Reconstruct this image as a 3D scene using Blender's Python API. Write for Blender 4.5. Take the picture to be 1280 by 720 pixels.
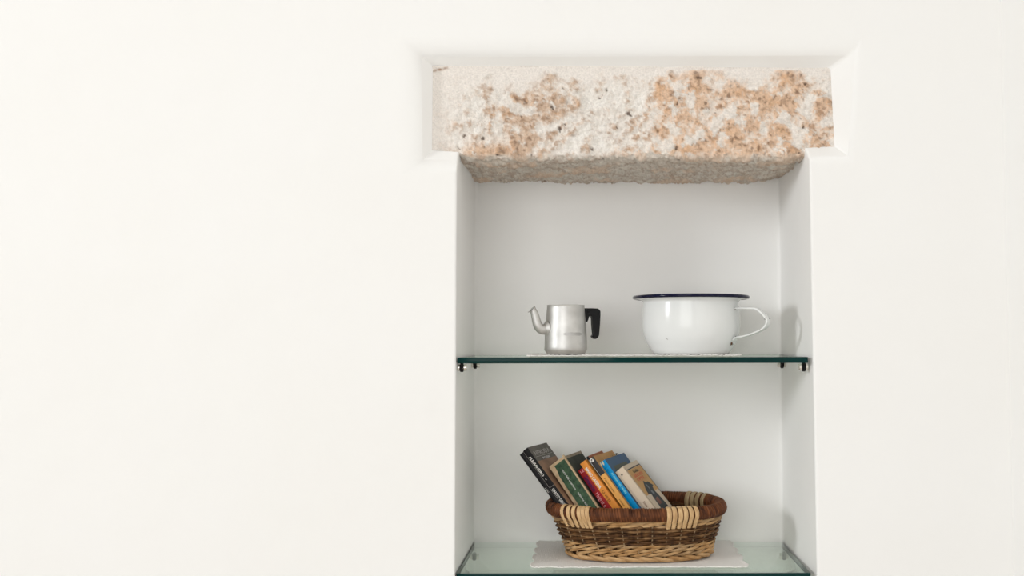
import bpy, bmesh, math, random
from mathutils import Vector, Matrix, noise
random.seed(7)
for o in list(bpy.data.objects): bpy.data.objects.remove(o)
S = bpy.context.scene; C = S.collection
# ------------------------------------------------------------------ camera, world, lights, exposure
EYE = 1.45                      # eye height above the floor; the wall plane is y = 0
F = 1270.0
PITCH = math.radians(2.93); ROLL = math.radians(0.10)
cd = bpy.data.cameras.new('camera'); cam = bpy.data.objects.new('camera', cd); C.objects.link(cam)
cd.sensor_width = 36.0; cd.lens = F/1280*36.0; cd.shift_x = -100/1280.0; cd.clip_start = 0.05
CM = Matrix.Translation((0, -2.0, EYE)) @ Matrix.Rotation(math.pi/2 + PITCH, 4, 'X') @ Matrix.Rotation(-ROLL, 4, 'Z')
cam.matrix_world = CM; S.camera = cam
def P(px, py, Y):
    """point of the plane y = Y that the photograph shows at pixel (px, py)"""
    d = CM.to_3x3() @ Vector(((px-740)/F, -(py-360)/F, -1.0))
    t = (Y + 2.0)/d.y
    return Vector((0, -2.0, EYE)) + d*t
W = bpy.data.worlds.new('room_daylight'); S.world = W; W.use_nodes = True
bg = W.node_tree.nodes['Background']; bg.inputs[0].default_value = (0.98, 0.985, 0.985, 1); bg.inputs[1].default_value = 0.235
ld = bpy.data.lights.new('window_daylight', 'AREA'); ld.shape = 'RECTANGLE'; ld.size = 0.9; ld.size_y = 0.9
ld.energy = 118; ld.color = (0.95, 0.975, 0.99)
lo = bpy.data.objects.new('window_daylight', ld); C.objects.link(lo)
lo.location = (-5.6, -2.9, EYE+1.28)
lo.rotation_euler = (Vector((0.2, 0.1, EYE)) - Vector(lo.location)).to_track_quat('-Z', 'Y').to_euler()
ld2 = bpy.data.lights.new('far_window_daylight', 'AREA'); ld2.shape = 'RECTANGLE'; ld2.size = 2.4; ld2.size_y = 2.0
ld2.energy = 60; ld2.color = (0.985, 0.985, 0.975)
lo2 = bpy.data.objects.new('far_window_daylight', ld2); C.objects.link(lo2); lo2.location = (-1.25, -4.6, EYE+0.35)
lo2.rotation_euler = (Vector((0.1, 0.1, EYE)) - Vector(lo2.location)).to_track_quat('-Z', 'Y').to_euler()
S.view_settings.view_transform = 'Standard'; S.view_settings.look = 'None'
S.view_settings.gamma = 1; S.view_settings.use_curve_mapping = False
S.view_settings.exposure = 0.0

# ------------------------------------------------------------------ materials
def mat(name, col, rough=0.6, metal=0.0, var=0.0, vscale=20, bump=0.0, bscale=60, col2=None, coat=0.0, stretch=None, detail=6, bdist=0.002, spec=0.5):
    m = bpy.data.materials.new(name); m.use_nodes = True; nt = m.node_tree; N = nt.nodes; L = nt.links
    b = N['Principled BSDF']; b.inputs['Base Color'].default_value = (*col, 1)
    b.inputs['Roughness'].default_value = rough; b.inputs['Metallic'].default_value = metal; b.inputs['Specular IOR Level'].default_value = spec
    if coat: b.inputs['Coat Weight'].default_value = coat; b.inputs['Coat Roughness'].default_value = 0.06
    if var or bump:
        tc = N.new('ShaderNodeTexCoord'); mp = N.new('ShaderNodeMapping'); L.new(tc.outputs['Object'], mp.inputs[0])
        if stretch: mp.inputs['Scale'].default_value = stretch
    if var:
        n = N.new('ShaderNodeTexNoise'); n.inputs['Scale'].default_value = vscale; n.inputs['Detail'].default_value = detail
        L.new(mp.outputs[0], n.inputs['Vector'])
        r = N.new('ShaderNodeValToRGB'); c2 = col2 or tuple(c*(1-var) for c in col)
        r.color_ramp.elements[0].position = 0.32; r.color_ramp.elements[1].position = 0.68
        r.color_ramp.elements[0].color = (*c2, 1); r.color_ramp.elements[1].color = (*col, 1)
        L.new(n.outputs['Fac'], r.inputs[0]); L.new(r.outputs[0], b.inputs['Base Color'])
    if bump:
        n2 = N.new('ShaderNodeTexNoise'); n2.inputs['Scale'].default_value = bscale; n2.inputs['Detail'].default_value = 5
        L.new(mp.outputs[0], n2.inputs['Vector'])
        bp = N.new('ShaderNodeBump'); bp.inputs['Strength'].default_value = bump; bp.inputs['Distance'].default_value = bdist
        L.new(n2.outputs['Fac'], bp.inputs['Height']); L.new(bp.outputs[0], b.inputs['Normal'])
    return m
M = {}
M['plaster'] = mat('white_plaster', (0.945, 0.938, 0.925), 0.85, spec=0.1, var=1, vscale=2.2, col2=(0.935, 0.925, 0.905), bump=0.25, bscale=9, bdist=0.01)
M['floor'] = mat('pale_tile_floor', (0.62, 0.56, 0.48), 0.5, var=0.15, vscale=3)
M['alu'] = mat('dull_aluminium', (0.69, 0.68, 0.66), 0.48, 1.0, var=1, vscale=30, col2=(0.54, 0.53, 0.51), bump=0.12, bscale=70, bdist=0.0006)
M['alu_dark'] = mat('dull_aluminium_inside', (0.5, 0.49, 0.47), 0.45, 1.0)
M['alu_reflection'] = mat('painted_reflection_aluminium', (0.46, 0.45, 0.44), 0.6, 1.0, var=1, vscale=60, col2=(0.60, 0.59, 0.58))  # grey for the reflection painted on the coffee pot
M['bakelite'] = mat('black_bakelite', (0.008, 0.008, 0.009), 0.35, spec=0.2)
M['enamel'] = mat('white_enamel', (0.84, 0.85, 0.84), 0.14, var=1, vscale=12, col2=(0.82, 0.835, 0.825), spec=0.3)
M['navy'] = mat('navy_enamel', (0.005, 0.006, 0.028), 0.12, spec=0.25)
M['rust'] = mat('rusted_chip', (0.16, 0.07, 0.03), 0.8, var=0.7, vscale=300)
M['chip'] = mat('black_chip', (0.03, 0.022, 0.02), 0.7)
M['rubber'] = mat('black_rubber', (0.008, 0.007, 0.007), 0.6, spec=0.15)
M['chrome'] = mat('brushed_nickel', (0.72, 0.68, 0.62), 0.22, 1.0)
M['lace'] = mat('off_white_cotton', (0.95, 0.92, 0.885), 0.95, spec=0.1, bump=0.6, bscale=700, bdist=0.001)
M['bark'] = mat('dark_brown_cane', (0.20, 0.075, 0.030), 0.5, spec=0.18, var=1, vscale=160, col2=(0.055, 0.018, 0.008), bump=0.5, bscale=400, bdist=0.001)
_bm = M['bark']; _n = _bm.node_tree.nodes; _v = _n.new('ShaderNodeVertexColor'); _v.layer_name = 'tone'
_bm.node_tree.links.new(_v.outputs[0], _n['Principled BSDF'].inputs['Base Color'])
M['brown_weaver'] = mat('brown_willow', (0.17, 0.080, 0.030), 0.5, spec=0.12, var=1, vscale=70, col2=(0.045, 0.02, 0.010))
M['brown_weaver_pale'] = mat('mid_brown_willow', (0.34, 0.19, 0.085), 0.5, spec=0.12, var=1, vscale=70, col2=(0.07, 0.033, 0.015))
M['willow'] = mat('honey_willow', (0.62, 0.37, 0.165), 0.45, spec=0.15, var=1, vscale=45, col2=(0.36, 0.19, 0.075), bump=0.2, bscale=200, bdist=0.0008)
M['willow2'] = mat('buff_willow', (0.55, 0.36, 0.19), 0.5, spec=0.12, var=1, vscale=45, col2=(0.29, 0.17, 0.08), bump=0.2, bscale=200, bdist=0.0008)
M['willow3'] = mat('straw_willow', (0.70, 0.46, 0.235), 0.45, spec=0.15, var=1, vscale=45, col2=(0.46, 0.27, 0.12))
M['strap'] = mat('straw_binding_cane', (0.74, 0.50, 0.26), 0.42, spec=0.3, var=1, vscale=60, col2=(0.52, 0.31, 0.145), stretch=(3, 3, 0.4))
M['strap2'] = mat('greyed_binding_cane', (0.50, 0.37, 0.21), 0.5, var=1, vscale=60, col2=(0.33, 0.23, 0.12), stretch=(3, 3, 0.4))
M['stake'] = mat('cream_willow_stake', (0.50, 0.34, 0.19), 0.5, var=0.3, vscale=50)

def glass_mat():
    m = bpy.data.materials.new('clear_greenish_glass'); m.use_nodes = True; nt = m.node_tree; N = nt.nodes; L = nt.links
    N.clear(); out = N.new('ShaderNodeOutputMaterial'); mx = N.new('ShaderNodeMixShader')
    tr = N.new('ShaderNodeBsdfTransparent'); tr.inputs[0].default_value = (0.90, 0.945, 0.915, 1)
    gl = N.new('ShaderNodeBsdfGlossy'); gl.inputs['Roughness'].default_value = 0.015; gl.inputs[0].default_value = (0.93, 0.97, 0.95, 1)
    fr = N.new('ShaderNodeFresnel'); fr.inputs['IOR'].default_value = 1.5
    # the same reflectance whichever way the face is struck
    geo = N.new('ShaderNodeNewGeometry'); io = N.new('ShaderNodeMix'); io.data_type = 'FLOAT'
    io.inputs[2].default_value = 1.5; io.inputs[3].default_value = 1/1.5*1.0
    L.new(geo.outputs['Backfacing'], io.inputs[0]); 
    fr.inputs['IOR'].default_value = 1.5
    lw = N.new('ShaderNodeLayerWeight'); lw.inputs['Blend'].default_value = 0.5
    pw = N.new('ShaderNodeMath'); pw.operation = 'POWER'; pw.inputs[1].default_value = 5.0
    L.new(lw.outputs['Facing'], pw.inputs[0])
    ma = N.new('ShaderNodeMath'); ma.operation = 'MULTIPLY_ADD'; ma.inputs[1].default_value = 0.9; ma.inputs[2].default_value = 0.04
    L.new(pw.outputs[0], ma.inputs[0])
    L.new(ma.outputs[0], mx.inputs[0]); L.new(tr.outputs[0], mx.inputs[1]); L.new(gl.outputs[0], mx.inputs[2]); L.new(mx.outputs[0], out.inputs[0])
    return m
M['glass'] = glass_mat()
M['glass_edge'] = mat('dark_green_glass_edge', (0.006, 0.040, 0.038), 0.08, var=1, vscale=3, col2=(0.004, 0.026, 0.024), spec=0.08)

# ------------------------------------------------------------------ helpers
def link(name, mesh, m=None, parent=None):
    o = bpy.data.objects.new(name, mesh); C.objects.link(o)
    for x in ([m] if m and not isinstance(m, (list, tuple)) else (m or [])):
        if not mesh.materials or x.name not in [k.name for k in mesh.materials]: mesh.materials.append(x)
    if parent: o.parent = parent
    return o
def fin(name, bm, m, parent=None, smooth=True):
    bmesh.ops.recalc_face_normals(bm, faces=bm.faces)
    me = bpy.data.meshes.new(name); bm.to_mesh(me); bm.free()
    if smooth:
        for p in me.polygons: p.use_smooth = True
        me.set_sharp_from_angle(angle=math.radians(38))
    return link(name, me, m, parent)
def thing(name, label, cat, loc=(0, 0, 0), rz=0, group=None):
    o = bpy.data.objects.new(name, None); C.objects.link(o); o.empty_display_size = 0.05
    o.location = loc; o.rotation_euler = (0, 0, rz); tag(o, label, cat, group); return o
def tag(o, label, cat, group=None):
    o['label'] = label; o['category'] = cat
    if group: o['group'] = group
    return o
def structure(o): o['kind'] = 'structure'; return o
def box(bm, x0, x1, y0, y1, z0, z1):
    v = [bm.verts.new((x, y, z)) for x in (x0, x1) for y in (y0, y1) for z in (z0, z1)]
    for f in ((0, 1, 3, 2), (4, 6, 7, 5), (0, 4, 5, 1), (2, 3, 7, 6), (0, 2, 6, 4), (1, 5, 7, 3)): bm.faces.new([v[i] for i in f])
    return v
def tube(bm, pts, rad, n=8, closed=False, cap=True, flat=None):
    """tube through pts; rad number or list; flat = (width, thickness) list for strap sections"""
    k = len(pts); rings = []; prev = None
    for i, p in enumerate(pts):
        a = pts[(i-1) % k] if (closed or i > 0) else p; b = pts[(i+1) % k] if (closed or i < k-1) else p
        t = (Vector(b)-Vector(a)).normalized()
        if prev is None:
            u = t.cross(Vector((0, 0, 1)))
            if u.length < 0.1: u = t.cross(Vector((0, 1, 0)))
            u.normalize()
        else: u = (prev - t*prev.dot(t)).normalized()
        prev = u; w = t.cross(u); r = rad[i] if isinstance(rad, (list, tuple)) else rad
        rings.append([bm.verts.new(Vector(p) + (u*math.cos(2*math.pi*j/n) + w*math.sin(2*math.pi*j/n))*r) for j in range(n)])
    for i in range(k if closed else k-1):
        A = rings[i]; B = rings[(i+1) % k]
        for j in range(n): bm.faces.new((A[j], A[(j+1) % n], B[(j+1) % n], B[j]))
    if cap and not closed: bm.faces.new(rings[0][::-1]); bm.faces.new(rings[-1])
    return rings
def lathe(bm, prof, n=64):
    rings = []
    for r, z in prof:
        if r < 1e-6: rings.append([bm.verts.new((0, 0, z))]); continue
        rings.append([bm.verts.new((r*math.cos(2*math.pi*i/n), r*math.sin(2*math.pi*i/n), z)) for i in range(n)])
    for A, B in zip(rings, rings[1:]):
        for i in range(n):
            j = (i+1) % n
            if len(A) == 1: bm.faces.new((A[0], B[i], B[j]))
            elif len(B) == 1: bm.faces.new((A[i], A[j], B[0]))
            else: bm.faces.new((A[i], A[j], B[j], B[i]))
def catmull(pts, sub=6):
    out = []; n = len(pts); pts = [Vector(p) for p in pts]
    for i in range(n-1):
        a = pts[max(i-1, 0)]; b = pts[i]; c = pts[i+1]; d = pts[min(i+2, n-1)]
        for s in range(sub):
            t = s/sub
            out.append(0.5*((2*b) + (c-a)*t + (2*a-5*b+4*c-d)*t*t + (3*b-a-3*c+d)*t**3))
    out.append(pts[-1]); return out
def bevel(o, w, seg=2, ang=30):
    m = o.modifiers.new('bevel', 'BEVEL'); m.width = w; m.segments = seg; m.limit_method = 'ANGLE'; m.angle_limit = math.radians(ang); m.harden_normals = False
    return o

# ------------------------------------------------------------------ the setting
JL = P(569.5, 450, 0).x; JR = P(1013.8, 450, 0).x; BACK = 0.318
XR = P(1258.5, 330, 0).x; XL = -3.0; ZT = 3.0; ZN = 0.62; PD = 0.034
def wall_mesh():
    bm = bmesh.new(); V = lambda p: bm.verts.new(p)
    o_ = {k: V(P(x, y, 0)) for k, (x, y) in dict(pBL=(519, 209), pTL=(516, 63), pTR=(1074, 60), pBR=(1064, 198)).items()}
    i_ = {k: V(P(x, y, PD)) for k, (x, y) in dict(pBL=(540, 188), pTL=(541, 82), pTR=(1038, 85), pBR=(1043, 183)).items()}
    zl = P(570, 209, 0).z; zr = P(1011, 198, 0).z; zli = P(572, 190, PD).z; zri = P(1004, 185, PD).z
    a = V((JL, 0, ZN)); b = V((JL, 0, zl)); c = V((P(1012.2, 198, 0).x, 0, zr)); d = V((JR+0.009, 0, ZN))
    bi = V((JL, PD, zli)); ci = V((JR, PD, zri))
    ab = V((JL, BACK, ZN)); bb = V((JL, BACK, zli+0.02)); cb = V((JR, BACK, zri+0.02)); db = V((JR, BACK, ZN))
    hole = [a, b, o_['pBL'], o_['pTL'], o_['pTR'], o_['pBR'], c, d]
    out = [V((XL, 0, 0)), V((XR, 0, 0)), V((XR, 0, ZT)), V((XL, 0, ZT))]
    ed = [bm.edges.new((hole[i], hole[(i+1) % 8])) for i in range(8)] + [bm.edges.new((out[i], out[(i+1) % 4])) for i in range(4)]
    bmesh.ops.triangle_fill(bm, use_beauty=True, use_dissolve=False, edges=ed, normal=(0, -1, 0))
    for q in ((b, bi, i_['pBL'], o_['pBL']), (o_['pBL'], i_['pBL'], i_['pTL'], o_['pTL']), (o_['pTL'], i_['pTL'], i_['pTR'], o_['pTR']),
              (o_['pTR'], i_['pTR'], i_['pBR'], o_['pBR']), (o_['pBR'], i_['pBR'], ci, c),
              (a, ab, bb, bi, b), (c, ci, cb, db, d), (ab, db, cb, bb), (a, d, db, ab)): bm.faces.new(q)
    # pocket floor behind the stone so that no light leaks in
    bm.faces.new((i_['pBL'], bi, bb, cb, ci, i_['pBR'], i_['pTR'], i_['pTL'])) if False else None
    # soft, hand-plastered arrises: bevel weights
    bm.normal_update()
    lay = bm.edges.layers.float.get('bevel_weight_edge') or bm.edges.layers.float.new('bevel_weight_edge')
    def w(p, q, x):
        e = bm.edges.get((p, q))
        if e: e[lay] = x
    w(o_['pBL'], o_['pTL'], 1.0); w(o_['pTL'], o_['pTR'], 1.0); w(o_['pTR'], o_['pBR'], 0.25); w(o_['pBL'], b, 0.5); w(o_['pBR'], c, 0.4)
    w(a, b, 0.18); w(c, d, 0.18); w(b, bi, 0.15); w(c, ci, 0.2); w(ab, bb, 0.3); w(cb, db, 0.3); w(a, d, 0.2); w(i_['pTR'], o_['pTR'], 0.2)
    o = fin('wall_back', bm, M['plaster'])
    m = o.modifiers.new('bevel', 'BEVEL'); m.limit_method = 'WEIGHT'; m.width = 0.026; m.segments = 5
    return structure(o)
wall_mesh()
def slab(name, x0, x1, y0, y1, z0, z1, m):
    bm = bmesh.new(); box(bm, x0, x1, y0, y1, z0, z1); return structure(fin(name, bm, m, smooth=False))
slab('wall_right', XR, XR+0.15, -4.2, 0.0, 0.0, ZT, M['plaster'])
slab('floor', XL-1, XR+0.15, -4.2, 0.5, -0.1, 0.0, M['floor'])
slab('ceiling', XL-1, XR+0.15, -4.2, 0.5, ZT, ZT+0.1, M['plaster'])

# ------------------------------------------------------------------ stone lintel
def lintel():
    x0 = P(539, 140, PD).x; x1 = P(1046, 140, PD).x
    zt = P(800, 82, PD).z; zb = P(800, 200, PD+0.0005).z
    R = 0.016; st = 0.0022
    prof = []   # (y, z, ny, nz)
    z = zt
    while z > zb+R: prof.append((PD+0.0005, z, -1, 0)); z -= st
    for k in range(10):
        a = k/10*math.pi/2; prof.append((PD+0.0005+R-R*math.cos(a), zb+R-R*math.sin(a), -math.cos(a), -math.sin(a)))
    y = PD+0.0005+R
    while y < BACK+0.004: prof.append((y, zb, 0, -1)); y += st*1.4
    nx = int((x1-x0)/st); bm = bmesh.new(); lay = bm.verts.layers.float_color.new('tone'); grid = []
    xa = P(572, 190, PD).x; xb = P(1004, 190, PD).x
    fr = noise.fractal
    def sm(a, b, x): t = min(1, max(0, (x-a)/(b-a))); return t*t*(3-2*t)
    for i in range(nx+1):
        x = x0+(x1-x0)*i/nx; col = []
        for (yy, zz, ny, nz) in prof:
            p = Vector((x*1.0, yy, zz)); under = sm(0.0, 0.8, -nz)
            fx = (x-x0)/(x1-x0); fz = (zt-zz)/(zt-zb)
            n1 = fr(p*14, 0.8, 2.1, 4); n2 = fr(p*38+Vector((7, 3, 1)), 0.7, 2.1, 4); n3 = fr(p*95, 0.6, 2.2, 3); n4 = noise.noise(p*260)
            raw = sm(0.12, 0.34, fz + 0.14*n1 + 0.06*n2 + 0.12*fx*(1 if fz > 0.05 else 0))*sm(0.02, 0.16, fx+0.04*n1+0.08*fz)
            raw = max(raw, under)
            # displacement, outwards along the profile's normal
            strata = noise.noise(Vector((x*5, yy*30, zz*60)))
            d = raw*(0.0065*n1*0.8 + 0.0045*n2 + 0.0040*n3 + 0.0014*n4) + (1-raw)*(0.0009*n2+0.0006*n3) - raw*(1-under)*0.0015
            if under > 0.3: d += 0.004*strata
            pit = sm(0.52, 0.72, noise.noise(p*70+Vector((2, 9, 4)))*0.9 + 0.25*noise.noise(p*180))*raw
            d -= 0.005*pit; d *= sm(0, 0.012, x-x0)*sm(0, 0.016, x1-x)
            d += 0.0022*math.exp(-((fz-0.0)/0.03)**2)*(0.6+noise.noise(p*22))*(1-under)
            # the underside sags in the middle
            yv = yy + ny*d; zv = zz + nz*d
            zv += 0.006*math.exp(-((x-xa)/0.03)**2)*under + 0.006*math.exp(-((x-xb)/0.03)**2)*under
            v = bm.verts.new((x, yv, zv)); col.append(v)
            # colour of the stone itself
            cream = Vector((0.87, 0.81, 0.755)); white = Vector((0.93, 0.89, 0.835)); tan = Vector((0.80, 0.565, 0.40)); brn = Vector((0.36, 0.215, 0.135)); gry = Vector((0.70, 0.63, 0.555)); org = Vector((0.75, 0.46, 0.265))
            zone = max(math.exp(-((fx-0.22)/0.12)**2)*0.75, sm(0.50, 0.60, fx)*0.86, 0.36)*(1-0.25*sm(0.9, 1.0, fx))
            o_m = sm(-0.32, 0.60, n2*0.75 + 0.35*n1 + 0.45*n3 + 0.15*n4 + (zone-0.50)*0.95)
            tn = Vector((0.69, 0.51, 0.38)).lerp(tan, sm(0.42, 0.55, fx)); base = white.lerp(tn, min(1, 0.30*min(1, zone*1.3) + o_m*0.9))
            base = base.lerp(org, 0.7*math.exp(-((fx-0.13)/0.06)**2 - ((fz-0.93)/0.12)**2))
            base = base.lerp(org, sm(0.12, 0.5, fr(p*26+Vector((1, 5, 8)), 0.7, 2, 3))*0.6*o_m)
            base = base.lerp(brn, sm(0.10, 0.55, n3+0.35*n2+0.2*n4)*0.62*min(1, zone+0.25))
            base = base.lerp(brn*0.7, sm(0.30, 0.62, noise.noise(p*150+Vector((4, 4, 9)))+0.35*n2)*0.8*min(1, zone+0.1))
            base = base.lerp(white, sm(0.10, 0.34, noise.noise(p*40+Vector((11, 0, 3)))+0.30*n3+0.15*n4)*0.8)
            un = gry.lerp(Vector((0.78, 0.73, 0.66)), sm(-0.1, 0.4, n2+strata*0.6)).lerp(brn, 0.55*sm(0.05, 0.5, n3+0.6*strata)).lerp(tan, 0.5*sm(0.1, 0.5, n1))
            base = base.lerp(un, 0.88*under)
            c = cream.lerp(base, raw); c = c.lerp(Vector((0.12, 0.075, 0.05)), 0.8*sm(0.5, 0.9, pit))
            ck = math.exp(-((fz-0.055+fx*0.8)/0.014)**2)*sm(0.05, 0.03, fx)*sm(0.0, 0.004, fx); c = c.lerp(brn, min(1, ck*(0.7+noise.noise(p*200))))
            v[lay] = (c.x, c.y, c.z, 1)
        grid.append(col)
    for A, B in zip(grid, grid[1:]):
        for k in range(len(prof)-1): bm.faces.new((A[k], A[k+1], B[k+1], B[k]))
    # ends and hidden back, to close the block
    ztop = zt+0.0
    for col in (grid[0], grid[-1]):
        a = bm.verts.new((col[0].co.x, BACK+0.004, ztop)); bm.faces.new(col+[a]); col.append(a)
    bm.faces.new([g[0] for g in grid] + [grid[-1][-1], grid[0][-1]])
    bmesh.ops.recalc_face_normals(bm, faces=bm.faces)
    me = bpy.data.meshes.new('stone_lintel'); bm.to_mesh(me); bm.free()
    for p in me.polygons: p.use_smooth = True
    m = bpy.data.materials.new('weathered_limestone'); m.use_nodes = True; N = m.node_tree.nodes; L = m.node_tree.links
    b = N['Principled BSDF']; b.inputs['Roughness'].default_value = 0.95
    at = N.new('ShaderNodeVertexColor'); at.layer_name = 'tone'
    tc = N.new('ShaderNodeTexCoord'); n = N.new('ShaderNodeTexNoise'); n.inputs['Scale'].default_value = 330; n.inputs['Detail'].default_value = 4
    L.new(tc.outputs['Object'], n.inputs['Vector'])
    mr = N.new('ShaderNodeMapRange'); mr.inputs[1].default_value = 0.3; mr.inputs[2].default_value = 0.7; mr.inputs[3].default_value = 0.88; mr.inputs[4].default_value = 1.08
    L.new(n.outputs['Fac'], mr.inputs[0])
    mx = N.new('ShaderNodeVectorMath'); mx.operation = 'SCALE'; L.new(at.outputs[0], mx.inputs[0]); L.new(mr.outputs[0], mx.inputs['Scale'])
    L.new(mx.outputs[0], b.inputs['Base Color'])
    bp = N.new('ShaderNodeBump'); bp.inputs['Strength'].default_value = 0.9; bp.inputs['Distance'].default_value = 0.002
    L.new(n.outputs['Fac'], bp.inputs['Height']); L.new(bp.outputs[0], b.inputs['Normal'])
    o = link('stone_lintel', me, m)
    tag(o, 'rough weathered stone lintel with orange and cream patches set above the wall niche', 'lintel')
lintel()

# ------------------------------------------------------------------ glass shelves and their supports
Z1 = P(790, 446.6, 0.008).z; Z2 = P(790, 716.6, 0.008).z; TH = 0.0116
def shelf(name, z, label):
    bm = bmesh.new(); box(bm, JL+0.0025, JR-0.004, 0.008, BACK-0.003, z-TH, z)
    for f in bm.faces: f.material_index = 0 if abs(f.calc_center_median().z-(z-TH/2)) > TH*0.4 else 1
    bmesh.ops.bevel(bm, geom=[e for e in bm.edges], offset=0.0009, segments=2, affect='EDGES', profile=0.5)
    bm.normal_update()
    for f in bm.faces: f.material_index = 0 if (abs(f.normal.z) > 0.95 or f.normal.y > 0.5) else 1
    o = fin(name, bm, [M['glass'], M['glass_edge']]); tag(o, label, 'shelf', 'glass shelves in the niche'); return o
shelf('glass_shelf', Z1, 'upper glass shelf with dark green edge carrying the metal pot and white chamber pot')
shelf('glass_shelf', Z2, 'lower glass shelf with dark green edge under the book basket')
def support(px, py, Y, side, z, label):
    x = JL if side < 0 else JR; s = -side; r = 0.0066
    t = thing('shelf_support', label, 'bracket', (x, Y, z-TH-r-0.0022), 0, 'metal pins with black rings under the glass shelves')
    def cyl(name, a, b, rad, m):
        bm = bmesh.new(); e = 0.0008
        lathe(bm, [(0, a), (rad-e, a), (rad, a+e), (rad, b-e), (rad-e, b), (0, b)], 24)
        bmesh.ops.rotate(bm, verts=bm.verts, matrix=Matrix.Rotation(math.pi/2*s, 3, 'Y'))
        return fin(name, bm, m, t)
    cyl('collar', 0.0, 0.0052, r, M['chrome']); cyl('rubber_ring', 0.0052, 0.0115, r+0.0022, M['rubber'])
    cyl('pin', 0.0115, 0.0125, r*0.6, M['chrome']); cyl('end_cap', 0.0125, 0.0185, r, M['chrome'])
for z, nm in ((Z1, 'upper'), (Z2, 'lower')):
    for side, sn in ((-1, 'left'), (1, 'right')):
        support(0, 0, 0.030, side, z, 'nickel shelf pin with black ring, front %s corner under the %s glass shelf' % (sn, nm))
        support(0, 0, 0.262, side, z, 'nickel shelf pin with black ring, rear %s corner under the %s glass shelf' % (sn, nm))

# ------------------------------------------------------------------ crocheted doilies
def doily(x0, x1, y0, y1, z, seed, label, nscx, nscy):
    st = 0.0021; nx = int((x1-x0)/st); ny = int((y1-y0)/st); bm = bmesh.new()
    per = (x1-x0)/nscx; pery = (y1-y0)/nscy
    vs = {}
    def edge(x, y):   # distance inside the scalloped outline
        sx = 0.003*abs(math.sin(math.pi*(x-x0)/per)) + 0.002*noise.noise(Vector((x*30, seed, 0))); sy = 0.007*abs(math.sin(math.pi*(y-y0)/pery)) + 0.005*noise.noise(Vector((seed, y*28, x0)))
        return min(x-x0-0.012+sy, x1-0.012-x+sy, y-y0-0.007+sx, y1-0.007-y+sx)
    for i in range(nx+1):
        for j in range(ny+1):
            x = x0+(x1-x0)*i/nx; y = y0+(y1-y0)*j/ny; d = edge(x, y)
            if d < 0: continue
            cell = math.sin(x*2*math.pi/0.0084)*math.sin(y*2*math.pi/0.0084 + 0.8*math.sin(x*40))
            h = 0.0022 + 0.0010*cell + 0.0012*(0.5+0.5*noise.noise(Vector((x*14, y*14, seed)))) + 0.0005*noise.noise(Vector((x*300, y*300, seed)))
            rim = math.exp(-(d/0.004)**2); h += rim*(0.0018 + 0.0030*max(0, noise.noise(Vector((x*32, y*8, seed+5)))))
            vs[i, j] = (bm.verts.new((x, y, z+h)), cell, d)
    for (i, j) in vs:
        q = [(i, j), (i+1, j), (i+1, j+1), (i, j+1)]
        if all(k in vs for k in q):
            # open-work: small holes in the mesh bands away from the hem
            c = min(vs[k][1] for k in q); dd = vs[i, j][2]
            band = math.sin(dd*2*math.pi/0.03)
            if c > 0.55 and band > 0.1 and dd > 0.008: continue
            bm.faces.new([vs[k][0] for k in q])
    o = fin('crochet_doily', bm, M['lace'])
    for v in [v for v in o.data.vertices]: pass
    m = o.modifiers.new('thickness', 'SOLIDIFY'); m.thickness = 0.0016; m.offset = -1
    tag(o, label, 'doily', 'crocheted doilies on the glass shelves'); return o
doily(P(655, 445, .04).x, P(930, 445, .04).x, 0.016, 0.27, Z1, 3, 'cream crocheted doily with wavy hem on upper shelf beneath the two pots', 11, 6)
doily(P(658, 711, .047).x, P(941, 711, .047).x, 0.040, 0.312, Z2, 8, 'cream crocheted doily with scalloped hem on lower shelf beneath the basket', 10, 4)

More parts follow.
